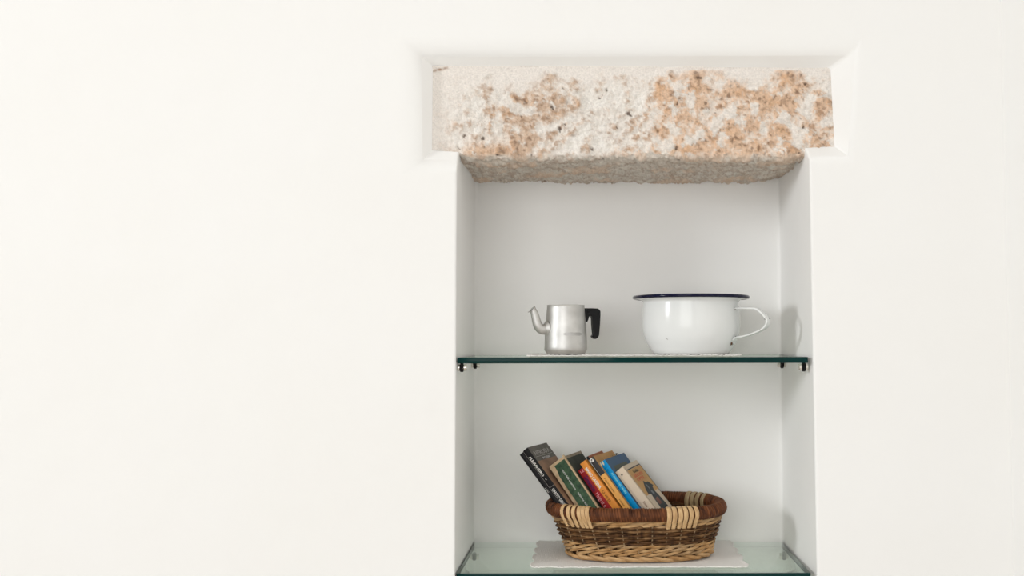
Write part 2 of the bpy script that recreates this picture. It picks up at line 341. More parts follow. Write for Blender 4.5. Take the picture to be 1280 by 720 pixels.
# ------------------------------------------------------------------ aluminium coffee pot
def kettle():
    Y = 0.115; s = (2+Y)/F; c = P(707.2, 443, Y); z = Z1+0.0044
    K = thing('coffee_pot', 'small dull aluminium coffee pot without lid, black handle and curved spout, on upper shelf', 'pot', (c.x, Y, z), math.radians(24))
    H = P(707, 381.3, Y).z - z
    bm = bmesh.new(); t = 0.0010
    prof = [(0, 0.0004), (0.035, 0.0004), (0.0372, 0.0), (0.0388, 0.0006), (0.0438, 0.0080), (0.0447, 0.0105), (0.0444, 0.016), (0.0437, 0.034), (0.0424, 0.056), (0.0406, 0.076), (0.0392, H-0.006), (0.0389, H-0.0022), (0.0394, H-0.0010), (0.0390, H), (0.0383, H-0.0008),
            (0.0380, H-0.004), (0.0395, 0.076), (0.0426, 0.034), (0.0433, 0.010), (0.038, 0.003), (0, 0.003)]
    lathe(bm, prof, 96); fin('body', bm, M['alu'], K)
    # spout: plane y = 0, towards -x
    def q(zx, zy): return Vector(((zx/7.2+650-707.2)*s/math.cos(math.radians(24)), 0, H - (zy-153)/7.2*s))
    pts = catmull([q(262, 362), q(222, 372), q(190, 366), q(166, 335), (q(152, 290)), q(141, 245), q(129, 212), q(118, 196)], 5)
    rr = []
    for i in range(len(pts)):
        f = i/(len(pts)-1); rr.append(0.0108*(1-f)**0.8 + 0.0054*(1-(1-f)**0.8) + (0.0010 if f > 0.93 else 0))
    bm = bmesh.new(); rings = tube(bm, pts, rr, 20, cap=False)
    for v in rings[-1]:                       # lip pulled forward into a beak
        if v.co.x < pts[-1].x - 0.001: v.co.x -= 0.0042*min(1, (pts[-1].x-v.co.x)/0.0045); v.co.z -= 0.0016
        else: v.co.z += 0.0022
    o = fin('spout', bm, M['alu'], K); m = o.modifiers.new('thickness', 'SOLIDIFY'); m.thickness = 0.0008; m.offset = -1
    # collar
    cc = q(262, 362); rc = 0.0152
    bm = bmesh.new()
    lathe(bm, [(rc, 0), (rc, 0.0012), (rc*0.93, 0.0026), (rc*0.72, 0.0042), (rc*0.62, 0.0065)], 40)
    for v in bm.verts:                        # wrap the disc on the round body
        u = v.co.x; w = v.co.y; h = v.co.z
        Rb = 0.0430; a = u/Rb
        v.co = Vector((-(Rb+h-0.0004)*math.cos(a), (Rb+h)*math.sin(a), cc.z+w))
    fin('spout_collar', bm, M['alu'], K)
    # handle: flat bakelite profile, plane y=0, towards +x
    out = [(571, 180), (640, 179), (690, 181), (708, 190), (717, 208), (717, 240), (712, 340), (704, 425), (694, 447), (672, 460), (652, 450), (640, 434), (655, 418), (652, 380), (647, 320), (645, 270), (638, 251), (622, 250), (612, 260), (606, 285), (598, 304), (580, 302)]
    bm = bmesh.new(); A = []; B = []
    for zx, zy in out:
        p = q(zx, zy); hw = 0.0062
        A.append(bm.verts.new((p.x, -hw, p.z))); B.append(bm.verts.new((p.x, hw, p.z)))
    bm.faces.new(A); bm.faces.new(B[::-1])
    for i in range(len(A)): j = (i+1) % len(A); bm.faces.new((A[i], B[i], B[j], A[j]))
    bevel(fin('handle', bm, M['bakelite'], K, smooth=True), 0.0016, 3, 35)
    bm = bmesh.new()
    p = q(588, 215); lathe(bm, [(0, 0.0), (0.003, 0.0), (0.0026, 0.0012), (0, 0.0016)], 16)
    bmesh.ops.rotate(bm, verts=bm.verts, matrix=Matrix.Rotation(math.pi/2, 3, 'X')); bmesh.ops.translate(bm, verts=bm.verts, vec=(p.x+0.004, -0.0060, p.z))
    fin('rivet', bm, M['bakelite'], K)
    # dark horizontal reflection painted on the belly
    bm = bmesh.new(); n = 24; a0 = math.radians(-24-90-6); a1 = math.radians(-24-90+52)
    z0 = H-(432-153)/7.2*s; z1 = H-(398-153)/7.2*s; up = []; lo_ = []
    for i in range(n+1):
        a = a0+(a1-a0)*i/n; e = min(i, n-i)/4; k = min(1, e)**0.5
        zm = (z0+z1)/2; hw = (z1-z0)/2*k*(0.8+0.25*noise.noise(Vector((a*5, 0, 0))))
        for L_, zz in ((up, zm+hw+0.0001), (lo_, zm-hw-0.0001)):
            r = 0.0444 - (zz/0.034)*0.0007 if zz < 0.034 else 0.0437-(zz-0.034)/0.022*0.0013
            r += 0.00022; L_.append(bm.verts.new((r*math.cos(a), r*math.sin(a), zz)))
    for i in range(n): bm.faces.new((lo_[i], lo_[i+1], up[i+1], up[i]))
    o = fin('painted_reflection', bm, M['alu_reflection'], K); o['label'] = 'dull grey horizontal reflection painted on the belly'
kettle()

# ------------------------------------------------------------------ enamel chamber pot
def chamber_pot():
    Y = 0.148; s = (2+Y)/F; c = P(864, 443, Y); z = Z1+0.0042
    K = thing('chamber_pot', 'white enamel chamber pot with navy rim and chipped strap handle, on upper shelf', 'pot', (c.x, Y, z))
    H = P(864, 372.3, Y).z - z
    bm = bmesh.new(); R = lambda px: px*s
    outer = [(0, 0.002), (R(38), 0.002), (R(41), 0.0), (R(44), 0.0005), (R(47.5), 0.003), (R(53), 0.0165), (R(57.5), 0.031), (R(60), 0.047), (R(60.8), 0.064), (R(60.4), 0.085), (R(59.6), H-0.014), (R(59.6), H-0.009), (R(61.5), H-0.0052), (R(65), H-0.0030), (R(70), H-0.0020)]
    inner = [(R(70), H-0.0006), (R(64), H-0.0014), (R(60), H-0.004), (R(58.2), H-0.010), (R(58.6), 0.085), (R(59), 0.064), (R(58), 0.046), (R(51), 0.018), (R(44), 0.0052), (R(38), 0.004), (0, 0.004)]
    def dense(pr):
        q = catmull([Vector((a, b, 0)) for a, b in pr], 3); return [(max(0, v.x), v.y) for v in q]
    pr = dense(outer)+dense(inner); pr[0] = (0, pr[0][1]); pr[-1] = (0, pr[-1][1])
    lathe(bm, pr, 128); fin('body', bm, M['enamel'], K)
    bm = bmesh.new(); n = 160; N = 14; rings = []
    for i in range(n):
        a = 2*math.pi*i/n; wob = 0.0003*math.sin(a*3+1)
        rings.append([bm.verts.new(((R(71)+0.0034*math.cos(b)+wob)*math.cos(a), (R(71)+0.0034*math.cos(b)+wob)*math.sin(a), H+0.0004+0.0037*math.sin(b))) for b in [2*math.pi*k/N for k in range(N)]])
    for i in range(n):
        A, B = rings[i], rings[(i+1) % n]
        for k in range(N): bm.faces.new((A[k], A[(k+1) % N], B[(k+1) % N], B[k]))
    o = fin('rim', bm, M['navy'], K); o['label'] = 'rolled navy blue rim'
    # strap handle, local plane through the axis, turned towards the viewer
    phi = math.radians(-32); ux = Vector((math.cos(phi), math.sin(phi), 0)); tv = Vector((-math.sin(phi), math.cos(phi), 0))
    def q(px, py): return ((px-864)*s/math.cos(phi)*1.0, H-(py-372.3)*s)
    path = [q(916, 386.6), q(925, 386.5), q(934, 387), q(939.5, 387.8), q(944.5, 392), q(949, 397.5), q(951, 402), q(949.5, 408), q(945, 412.5), q(936, 417), q(925, 420.5), q(917, 422), q(913.8, 425)]
    pp = catmull([Vector((r, 0, zz)) for r, zz in path], 4)
    hw = 0.0100; th = 0.0027; bm = bmesh.new(); secs = []
    for i, p in enumerate(pp):
        a = pp[max(i-1, 0)]; b = pp[min(i+1, len(pp)-1)]; t = (b-a).normalized(); nrm = Vector((t.z, 0, -t.x))
        sec = []
        for (w, h) in ((-1, -.5), (-.9, .5), (0, .9), (.9, .5), (1, -.5), (0, -.2)):
            L3 = p + nrm*(-h*th); sec.append(bm.verts.new(ux*L3.x + tv*(w*hw) + Vector((0, 0, L3.z))))
        secs.append(sec)
    for A, B in zip(secs, secs[1:]):
        for k in range(6): bm.faces.new((A[k], A[(k+1) % 6], B[(k+1) % 6], B[k]))
    bm.faces.new(secs[0]); bm.faces.new(secs[-1][::-1])
    hd = fin('handle', bm, M['enamel'], K)
    # chips in the enamel, as small flat scabs
    def chip(r, tt, zz, sx, sz, m, par, rot=0, sd=0, axis=None):
        bm = bmesh.new(); cn = bm.verts.new((0, 0, 0)); ring = []
        for k in range(10):
            a = 2*math.pi*k/10; f = 0.75+0.4*noise.noise(Vector((math.cos(a)*2, math.sin(a)*2, sd*3.1)))
            x_, z_ = math.cos(a)*sx*f, math.sin(a)*sz*f
            ring.append(bm.verts.new((x_*math.cos(rot)-z_*math.sin(rot), 0.0008, x_*math.sin(rot)+z_*math.cos(rot))))
        for k in range(10): bm.faces.new((cn, ring[k], ring[(k+1) % 10]))
        d = axis or ux; ang = math.atan2(d.y, d.x)+math.pi/2
        bmesh.ops.rotate(bm, verts=bm.verts, matrix=Matrix.Rotation(ang, 3, 'Z'))
        bmesh.ops.translate(bm, verts=bm.verts, vec=d*r + Vector((-d.y, d.x, 0))*tt + Vector((0, 0, zz)))
        return fin('enamel_chip', bm, m, par)
    rb = R(60.6)
    def onbody(px, py, sx, sz, m, rot=0, sd=0):
        u = (px-864)*s; zz = H-(py-372.3)*s
        r = next((o0[0]+(o1[0]-o0[0])*(zz-o0[1])/(o1[1]-o0[1]) for o0, o1 in zip(outer[3:], outer[4:]) if o0[1] <= zz <= o1[1]), R(60))
        a = -math.acos(max(-1, min(1, u/r))); d = Vector((math.cos(a), math.sin(a), 0))
        chip(r+0.0013, 0, zz, sx, sz, m, K, rot, sd, axis=d)
    onbody(914.5, 387, 0.0022, 0.0042, M['rust'], 0.4, 1)
    onbody(910.0, 428.5, 0.0085, 0.0050, M['rust'], 0.9, 2); onbody(912.0, 430.0, 0.0035, 0.0020, M['chip'], 0.9, 5)
    onbody(915.5, 421, 0.0036, 0.0022, M['chip'], 0.5, 3)
    onbody(830.5, 423.5, 0.0045, 0.0004, M['rust'], -0.7, 4)
    sd = Vector((0, -1, 0))
    def onstrap(px, py, off, sx, sz, sd_):
        # on the strap's near edge/outer face
        r_, zz = q(px, py); p3 = ux*r_ + tv*off; bm = bmesh.new()
        bmesh.ops.create_icosphere(bm, subdivisions=2, radius=1)
        for v in bm.verts: v.co = Vector((v.co.x*sx, v.co.y*sx, v.co.z*sz))*(1+0.25*noise.noise(v.co*2+Vector((sd_, 0, 0))))
        bmesh.ops.translate(bm, verts=bm.verts, vec=p3+Vector((0, 0, zz))); fin('enamel_chip', bm, M['chip'], hd)
    onstrap(949.5, 399.5, -0.0086, 0.0013, 0.0030, 1); onstrap(951.3, 400, 0.0060, 0.0013, 0.0026, 2); onstrap(944, 412.5, -0.0088, 0.0011, 0.0013, 3)
chamber_pot()

# ------------------------------------------------------------------ wicker basket
BX = P(797, 640, 0.17).x; BY = 0.170; BZ = Z2+0.0045
ZR = P(795, 632, 0.17).z          # rim centre line
BH = ZR-BZ; EXP = 2.35
def ab(z):   # half axes of the wall at height z above the basket's base
    t = max(0, min(1, z/BH)); return 0.1425+0.0365*t**0.8, 0.084+0.036*t**0.9
class Oval:
    def __init__(s, z, off=0.0):
        a, b = ab(z); s.a, s.b = a+off, b+off; s.z = z; N = 720; s.p = []
        for i in range(N+1):
            th = 2*math.pi*i/N; c, d = math.cos(th), math.sin(th)
            s.p.append(Vector((s.a*math.copysign(abs(c)**(2/EXP), c), s.b*math.copysign(abs(d)**(2/EXP), d), z)))
        cx = 0.0035-0.0070*max(0, min(1, z/BH)); s.p = [q+Vector((cx, 0, 0)) for q in s.p]
        s.cum = [0]
        for i in range(N): s.cum.append(s.cum[-1]+(s.p[i+1]-s.p[i]).length)
        s.L = s.cum[-1]; s.N = N
    def at(s, u):
        """u in 0..1 of the perimeter, starting at +x (right), counter-clockwise: back 0.25, left 0.5, front 0.75"""
        d = (u % 1.0)*s.L; lo, hi = 0, s.N
        while hi-lo > 1:
            m = (lo+hi)//2
            if s.cum[m] <= d: lo = m
            else: hi = m
        f = (d-s.cum[lo])/max(1e-9, s.cum[hi]-s.cum[lo]); p = s.p[lo].lerp(s.p[hi], f); t = (s.p[hi]-s.p[lo]).normalized()
        return p, Vector((t.y, -t.x, 0)), t       # point, outward normal, tangent
BK = thing('wicker_basket', 'oval wicker basket of books with dark wound rim and pale bindings on lower shelf', 'basket', (BX, BY, BZ))
zz_ = {}
def OV(z):
    k = round(z, 4)
    if k not in zz_: zz_[k] = Oval(k)
    return zz_[k]
def basket():
    NS = 30
    # base: elliptical woven mat of sticks
    bm = bmesh.new(); o = Oval(0.0, -0.004); top = []; bot = []
    for i in range(72):
        p, n, t = o.at(i/72); top.append(bm.verts.new((p.x, p.y, 0.006))); bot.append(bm.verts.new((p.x, p.y, 0.001)))
    bm.faces.new(top); bm.faces.new(bot[::-1])
    for i in range(72): j = (i+1) % 72; bm.faces.new((bot[i], bot[j], top[j], top[i]))
    fin('base', bm, M['willow2'], BK, smooth=False)
    # upright stakes
    def stake_u(k): return (k+0.35)/NS
    for k in range(NS):
        u = stake_u(k); pts = []
        for z in [0.003+i*(BH-0.004)/8 for i in range(9)]:
            p, n, t = OV(z).at(u); pts.append(p)
        bm = bmesh.new(); tube(bm, pts, 0.0018, 6); fin('stake', bm, M['stake'], BK)
    # brown band of thin weavers, in front of and behind the stakes in turn
    zA, zB = 0.0395, 0.0745; NR = 9
    for r in range(NR):
        z = zA+(zB-zA)*r/(NR-1); o = OV(z); n_ = NS*8; pts = []; rad = []
        for i in range(n_):
            u = i/n_; ph = (u*NS-0.35)*math.pi + (math.pi if r % 2 else 0)
            p, n, t = o.at(u)
            jit = 0.0008*noise.noise(Vector((u*30, r*7.7, 0)))
            pts.append(p + n*(0.0016+0.0026*math.cos(ph)+jit) + Vector((0, 0, jit + 0.0005*math.sin(ph)))); rad.append(0.0024+0.0005*noise.noise(Vector((u*18, r*3.1, 4))))
        bm = bmesh.new(); tube(bm, pts, rad, 6, closed=True)
        fin('weaver', bm, M['brown_weaver_pale'] if r in (8, 6, 3) else M['brown_weaver'], BK)
    # bands of thick honey willow: every strand a piece of its own
    def band(z, cnt, span, rise, rad, mats, off=0.0, ph=0.0, bulge=0.0045, name='braid_strand'):
        for k in range(cnt):
            uc = (k+ph)/cnt; pts = []; rr = []; jz = random.uniform(-0.0008, 0.0008); js = random.uniform(0.9, 1.12); n_ = 10
            for i in range(n_+1):
                f = i/n_*2-1; u = uc+f*span*js/2
                zz = z + jz + rise*f/2 + 0.0006*noise.noise(Vector((k, f*2, z*50)))
                p, n, t = OV(round(zz, 3)).at(u)
                pts.append(Vector((p.x, p.y, zz)) + n*(off - bulge*(abs(f)**1.8) + 0.0034)); rr.append(rad*(1-0.38*abs(f)**3)*random.uniform(0.96, 1.04))
            bm = bmesh.new(); tube(bm, pts, rr, 6); fin(name, bm, M[random.choice(mats)], BK)
    ms = ('willow', 'willow2', 'willow3', 'willow')
    band(0.0780, 26, 0.062, 0.0075, 0.0026, ms, 0.0006, 0.1, 0.0075)
    band(0.0850, 26, 0.064, 0.0085, 0.0029, ms, 0.0014, 0.6, 0.0080)
    band(0.0900, 26, 0.056, 0.0030, 0.0024, ms, -0.0030, 0.9, 0.005)
    band(0.0340, 28, 0.060, 0.0070, 0.0024, ('willow2', 'willow2', 'willow'), -0.0004, 0.3, 0.0070)
    band(0.0265, 27, 0.062, 0.0100, 0.0027, ms, 0.0006, 0.8, 0.0085)
    band(0.0180, 27, 0.062, 0.0105, 0.0029, ms, 0.0014, 0.35, 0.0090)
    band(0.0070, 24, 0.080, -0.0105, 0.0040, ('willow', 'willow3', 'willow'), 0.0032, 0.5, 0.0120)
    band(0.0040, 26, 0.056, -0.0020, 0.0034, ('willow2', 'willow'), -0.0016, 0.0, 0.003)
    # dark woven backing added inside to put shade into the gaps between strands
    bm = bmesh.new()
    for r in range(24):
        z = 0.004+0.0042*r; o = OV(round(z, 3)); pts = [o.at(i/96)[0] - o.at(i/96)[1]*(0.0052+0.0012*math.cos(i*math.pi/1.6+r*math.pi)) + Vector((0, 0, 0)) for i in range(96)]
        tube(bm, pts, 0.0022, 5, closed=True)
    fin('dark_gap_backing', bm, M['brown_weaver'], BK)['kind'] = 'stuff'
    # wound rim
    bm = bmesh.new(); o = Oval(BH); n_ = 1080; N = 16; rings = []; RT = 0.0132; tl = bm.verts.layers.float_color.new('tone')
    for i in range(n_):
        u = i/n_; p, n, t = o.at(u); ring = []
        for k in range(N):
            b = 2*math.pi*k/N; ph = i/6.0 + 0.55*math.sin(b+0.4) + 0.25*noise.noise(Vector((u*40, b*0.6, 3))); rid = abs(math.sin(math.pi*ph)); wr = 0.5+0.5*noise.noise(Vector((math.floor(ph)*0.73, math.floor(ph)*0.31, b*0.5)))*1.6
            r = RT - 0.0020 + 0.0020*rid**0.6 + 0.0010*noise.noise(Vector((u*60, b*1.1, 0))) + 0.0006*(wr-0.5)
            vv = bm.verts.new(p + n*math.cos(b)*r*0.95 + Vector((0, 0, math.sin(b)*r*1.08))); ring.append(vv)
            cc = Vector((0.040, 0.012, 0.005)).lerp(Vector((0.25, 0.085, 0.030)), max(0, min(1, wr))*(0.35+0.65*rid)); vv[tl] = (cc.x, cc.y, cc.z, 1)  # random tone per wrap, with groove shade between wraps painted in
        rings.append(ring)
    for i in range(n_):
        A, B = rings[i], rings[(i+1) % n_]
        for k in range(N): bm.faces.new((A[k], A[(k+1) % N], B[(k+1) % N], B[k]))
    rim = fin('rim', bm, M['bark'], BK); rim['label'] = 'thick rim wound with dark brown cane'
    # pale bindings wrapped over the rim
    def u_of_x(x, front):
        best = None
        for i in range(2000):
            u = i/2000; 
            if front != (u > 0.5): continue
            p, n, t = o.at(u); d = abs(p.x-x)
            if best is None or d < best[0]: best = (d, u)
        return best[1]
    def straps(xs, front, m, slant):
        for x, w in xs:
            u = u_of_x(x, front); prof = []
            zb = 0.0725
            prof = [(0.0098, zb), (0.0113, zb+0.006), (0.0122, BH-0.016)]
            for k in range(11):
                a = -0.55+ (math.pi+1.1)*k/10; prof.append((math.cos(a)*(RT+0.0009), BH+math.sin(a)*(RT+0.0013)*1.05))
            prof += [(-0.0085, BH-0.018), (-0.0070, zb)]
            bm = bmesh.new(); secs = []; j = random.uniform(-0.0006, 0.0006)
            for i, (d, z) in enumerate(prof):
                du = (slant*(BH-z)/0.03 + j)/o.L
                p, n, t = o.at(u+du); pb, nb, tb = OV(min(z, BH)).at(u+du)
                base = p; d -= (ab(BH)[1]-ab(min(z, BH))[1]) if z < BH-0.010 and d > 0 else 0.0
                c = Vector((base.x, base.y, z)) + n*d
                q0 = prof[max(i-1, 0)]; q1 = prof[min(i+1, len(prof)-1)]; dn, dz = q1[0]-q0[0], q1[1]-q0[1]; l = math.hypot(dn, dz)
                nn = n*(dz/l) + Vector((0, 0, -dn/l)); hw = w/2*(1-0.12*(i < 2))
                secs.append([bm.verts.new(c+t*a*hw+nn*b*0.0011) for a, b in ((-1, 0), (-.6, 1), (.6, 1), (1, 0), (.6, -.6), (-.6, -.6))])
            for A, B in zip(secs, secs[1:]):
                for k in range(6): bm.faces.new((A[k], A[(k+1) % 6], B[(k+1) % 6], B[k]))
            bm.faces.new(secs[0]); bm.faces.new(secs[-1][::-1])
            fin('binding_strap', bm, m, BK)
    sf = (2+0.05)/F; sb = (2+0.29)/F
    fx = lambda p: (p-740)*sf-BX; bx = lambda p: (p-740)*sb-BX
    straps([(fx(p), 0.0084) for p in (707, 713.8, 720.3, 726.2, 731.5, 736.3)], True, M['strap'], 0.0045)
    straps([(fx(p), 0.0094) for p in (833.7, 840.3, 847.2, 853.5, 860.0, 866.7)], True, M['strap'], 0.0)
    straps([(bx(p), 0.0100) for p in (858.5, 864.6, 871, 877.5)], False, M['strap2'], 0.004)
    straps([(bx(p), 0.0100) for p in (712, 718, 724, 730)], False, M['strap2'], 0.004)
basket()

# ------------------------------------------------------------------ books standing in the basket
def bmat(name, col, rough=0.45, var=0.12): return mat(name, col, rough, var=var, vscale=60, spec=0.15)
_mat = mat
def mat(*a, **k): k.setdefault('spec', 0.15); return _mat(*a, **k)
PAGES = mat('yellowed_pages', (0.70, 0.60, 0.46), 0.9, var=0.25, vscale=8, stretch=(120, 1, 1))
def ink(name, col): 
    return M.get(name) or M.setdefault(name, mat(name, col, 0.5))
def text_on(parent, s, origin, size, plane, m, width=None, name='lettering', bold=0.0):
    cu = bpy.data.curves.new('t', 'FONT'); cu.body = s; cu.size = size; cu.extrude = 0.00008; cu.offset = bold; cu.resolution_u = 2
    tmp = bpy.data.objects.new('t', cu); C.objects.link(tmp)
    dg = bpy.context.evaluated_depsgraph_get(); me = bpy.data.meshes.new_from_object(tmp.evaluated_get(dg)); bpy.data.objects.remove(tmp); bpy.data.curves.remove(cu)
    me.name = name; w = max(v.co.x for v in me.vertices); k = (width/w) if width else 1.0
    if plane == 'spine': Rm = Matrix(((0, 1, 0), (0, 0, -1), (-1, 0, 0)))       # text x -> -z, y -> +x, normal -> -y
    elif plane == 'spine_up': Rm = Matrix(((1, 0, 0), (0, 0, -1), (0, 1, 0)))   # text x -> +x, y -> +z
    else: Rm = Matrix(((0, 0, 1), (1, 0, 0), (0, 1, 0)))                        # cover: text x -> +y, y -> +z, normal -> +x
    for v in me.vertices: v.co = Rm @ Vector((v.co.x*k, v.co.y, v.co.z)) + Vector(origin)
    me.materials.clear(); return link(name, me, m, parent)
def patch(parent, plane, a0, a1, z0, z1, T, m, name='printed_panel', lift=0.00015):
    bm = bmesh.new()
    if plane == 'cover': box(bm, T-0.0001, T+lift, a0, a1, z0, z1)
    else: box(bm, a0, a1, -lift, 0.0001, z0, z1)
    return fin(name, bm, m, parent, smooth=False)
def poly(parent, pts, T, m, name, lift=0.0003):
    bm = bmesh.new(); A = [bm.verts.new((T+lift, y, z)) for y, z in pts]; B = [bm.verts.new((T-0.0001, y, z)) for y, z in pts]
    bm.faces.new(A); bm.faces.new(B[::-1])
    for i in range(len(A)): j = (i+1) % len(A); bm.faces.new((A[i], B[i], B[j], A[j]))
    return fin(name, bm, m, parent, smooth=False)
def inside(p):     # within the basket's wall?
    z = p.z-BZ
    if z > BH: return True
    a, b = ab(max(0, z)); a -= 0.008; b -= 0.008
    return abs((p.x-BX)/a)**EXP + abs((p.y-BY)/b)**EXP < 1 and z > 0.008
def book(px, py, Y, slope, Tpx, Wd, yaw, cover, label, rounded=False, grp='books leaning in the wicker basket'):
    yw = math.radians(-yaw); tilt = math.atan(slope/math.cos(yw)*1.0)
    T = Tpx*(2+Y)/F
    R3 = Matrix.Rotation(yw, 3, 'Z') @ Matrix.Rotation(-tilt, 3, 'Y')
    top = P(px, py, Y); L = 0.27
    while L > 0.1:
        if all(inside(top + R3 @ Vector((x, y, -L))) for x in (0, T) for y in (0, Wd)): break
        L -= 0.002
    t = thing('book', label, 'book', (0, 0, 0), 0, grp)
    t.matrix_world = Matrix.Translation(top + R3 @ Vector((0, 0, -L))) @ R3.to_4x4()
    c = 0.0007 if not rounded else 0.0022; e = 0.0012 if rounded else 0.0
    bm = bmesh.new()            # U-shaped cover
    box(bm, 0, c, 0, Wd, 0, L); box(bm, T-c, T, 0, Wd, 0, L); 
    n = 6; A = []
    bow = 0.0018 if rounded else 0.0005
    for z in (0, L):
        row_o = [bm.verts.new((T*i/n, -bow*math.sin(math.pi*i/n), z)) for i in range(n+1)]
        row_i = [bm.verts.new((T*i/n, 0.0008, z)) for i in range(n+1)]
        A.append((row_o, row_i))
    for i in range(n):
        (o0, i0), (o1, i1) = A
        bm.faces.new((o0[i], o0[i+1], o1[i+1], o1[i])); bm.faces.new((i0[i], i1[i], i1[i+1], i0[i+1]))
        bm.faces.new((o0[i], i0[i], i0[i+1], o0[i+1])); bm.faces.new((o1[i], o1[i+1], i1[i+1], i1[i]))
    fin('cover', bm, cover, t, smooth=True)
    bm = bmesh.new(); box(bm, c, T-c, 0.0008, Wd-(0.003 if rounded else 0.0006), e*2, L-e*2-0.0004); fin('page_block', bm, PAGES, t, smooth=False)
    t['book_size'] = (T, Wd, L)
    return t, T, L
white = ink('white_ink', (0.82, 0.80, 0.76)); black = ink('black_ink', (0.02, 0.018, 0.02))
Y0 = 0.148
# 1 thin black at far left
c1 = bmat('black_cover', (0.014, 0.013, 0.014), 0.4)
t, T, L = book(649.6, 568.6, Y0, 0.772, 5.0, 0.105, 19, c1, 'thin plain black book, leftmost in the basket')
text_on(t, 'IL SOLE', (T*0.25, -0.0007, L-0.088), T*0.5, 'spine', white, 0.012)
# 2 black spine, grey cover
t, T, L = book(653.6, 564.2, Y0, 0.772, 7.8, 0.108, 19, c1, 'black-spined paperback with grey cover and white lettering, second from the left')
gcov = bmat('grey_cover_panel', (0.15, 0.135, 0.12), 0.5, 0.3)
bcov = mat('brown_cover_picture', (0.42, 0.24, 0.15), 0.5, var=1, vscale=30, col2=(0.24, 0.14, 0.09))
patch(t, 'cover', 0.0, 0.108, L-0.036, L, T, gcov); patch(t, 'cover', 0.0, 0.108, 0, L-0.036, T, bcov)
text_on(t, 'NERUDA', (T+0.0003, 0.010, L-0.0225), 0.015, 'cover', ink('pale_grey_ink', (0.42, 0.39, 0.37)), 0.088)
patch(t, 'cover', 0.008, 0.10, L-0.0262, L-0.0254, T, ink('pale_grey_ink', (0.42, 0.39, 0.37)), 'printed_line', 0.0003)
text_on(t, 'POESIE', (T+0.0003, 0.036, L-0.0345), 0.0068, 'cover', ink('lilac_ink', (0.62, 0.58, 0.60)), 0.040, bold=0.0001)
text_on(t, 'ALESSANDRO', (T*0.20, -0.0007, L-0.018), T*0.55, 'spine', white, 0.050, bold=0.0002)
text_on(t, 'L', (T*0.3, -0.0007, L-0.078), T*0.45, 'spine_up', white)
patch(t, 'spine', T*0.05, T*0.95, L-0.0955, L-0.0950, T, ink('pale_grey_ink', (0.42, 0.39, 0.37)), 'printed_line', 0.0007)
text_on(t, 'CANTO GENERALE', (T*0.16, -0.0007, L-0.1), T*0.6, 'spine', white, 0.058, bold=0.0002)
patch(t, 'spine', 0.0, 0.0005, 0.02, L-0.003, T, ink('pale_grey_ink', (0.42, 0.39, 0.37)), 'printed_line', 0.0006)
# 3 old thick green book with worn cream joints
grn = mat('mottled_green_cloth', (0.075, 0.135, 0.075), 0.7, var=1, vscale=150, col2=(0.028, 0.052, 0.034))
worn = mat('worn_cream_paper', (0.62, 0.47, 0.31), 0.85, var=1, vscale=90, col2=(0.42, 0.29, 0.17))
dgrn = mat('dark_green_board', (0.055, 0.062, 0.048), 0.6, var=0.4, vscale=60)
t, T, L = book(687.6, 583.6, Y0, 0.700, 23.2, 0.112, 17, dgrn, 'thick old green book with frayed cream spine edges, third from the left', rounded=True)
bm = bmesh.new()                     # torn left joint and head of the spine
pts = []
for i in range(25):
    z = L*0.999*i/24; pts.append((0.0062+0.0016*noise.noise(Vector((z*160, 1, 0)))+(0.003 if i > 21 else 0), z))
A = [bm.verts.new((-0.0006, -0.0030, z)) for x, z in pts]; B = [bm.verts.new((x, -0.0034, z)) for x, z in pts]
A2 = [bm.verts.new((-0.0006, 0.003, z)) for x, z in pts]; B2 = [bm.verts.new((x, 0.0, z)) for x, z in pts]
for i in range(24):
    bm.faces.new((A[i], B[i], B[i+1], A[i+1])); bm.faces.new((A2[i], A[i], A[i+1], A2[i+1])); bm.faces.new((B[i], B2[i], B2[i+1], B[i+1]))
fin('worn_spine_edge', bm, worn, t)
bm = bmesh.new(); box(bm, T-0.0026, T+0.0006, -0.0030, 0.002, 0, L+0.0035); fin('worn_spine_edge', bm, worn, t, smooth=False)
bm = bmesh.new(); box(bm, 0.0, T, -0.0027, 0.006, L-0.0045, L+0.0012); fin('worn_spine_head', bm, worn, t, smooth=False)
bm = bmesh.new(); box(bm, 0.0064, T-0.0026, -0.0032, -0.0008, 0.001, L-0.0043); bmesh.ops.bevel(bm, geom=bm.edges[:], offset=0.0006, segments=1, affect='EDGES'); o = fin('spine_cloth', bm, grn, t); o['label'] = 'mottled green spine panel'
patch(t, 'cover', 0.003, 0.112, L-0.0062, L, T, mat('beige_board_edge', (0.38, 0.31, 0.24), 0.8, var=0.3, vscale=80))
text_on(t, 'storia della letteratura', (T*0.47, -0.0036, L-0.020), 0.0062, 'spine', white, 0.050)
text_on(t, 'edizione italiana', (T*0.50, -0.0036, L-0.077), 0.0060, 'spine', white, 0.042)
# 4 red
red = mat('dark_red_cover', (0.36, 0.018, 0.022), 0.4, var=0.3, vscale=60)
t, T, L = book(722.4, 588.8, Y0-0.004, 0.715, 9.2, 0.105, 18, red, 'dark red paperback between the green book and the orange book')
text_on(t, 'LE', (T*0.18, -0.0007, L-0.0085), T*0.50, 'spine_up', ink('pink_ink', (0.75, 0.36, 0.38)), T*0.6)
text_on(t, 'Simenon', (T*0.14, -0.0007, L-0.018), T*0.86, 'spine', ink('purple_ink', (0.07, 0.012, 0.075)), 0.036, bold=0.0004)
text_on(t, 'Maigret e', (T*0.14, -0.0007, L-0.059), T*0.78, 'spine', ink('pink_ink', (0.75, 0.36, 0.38)), 0.034)
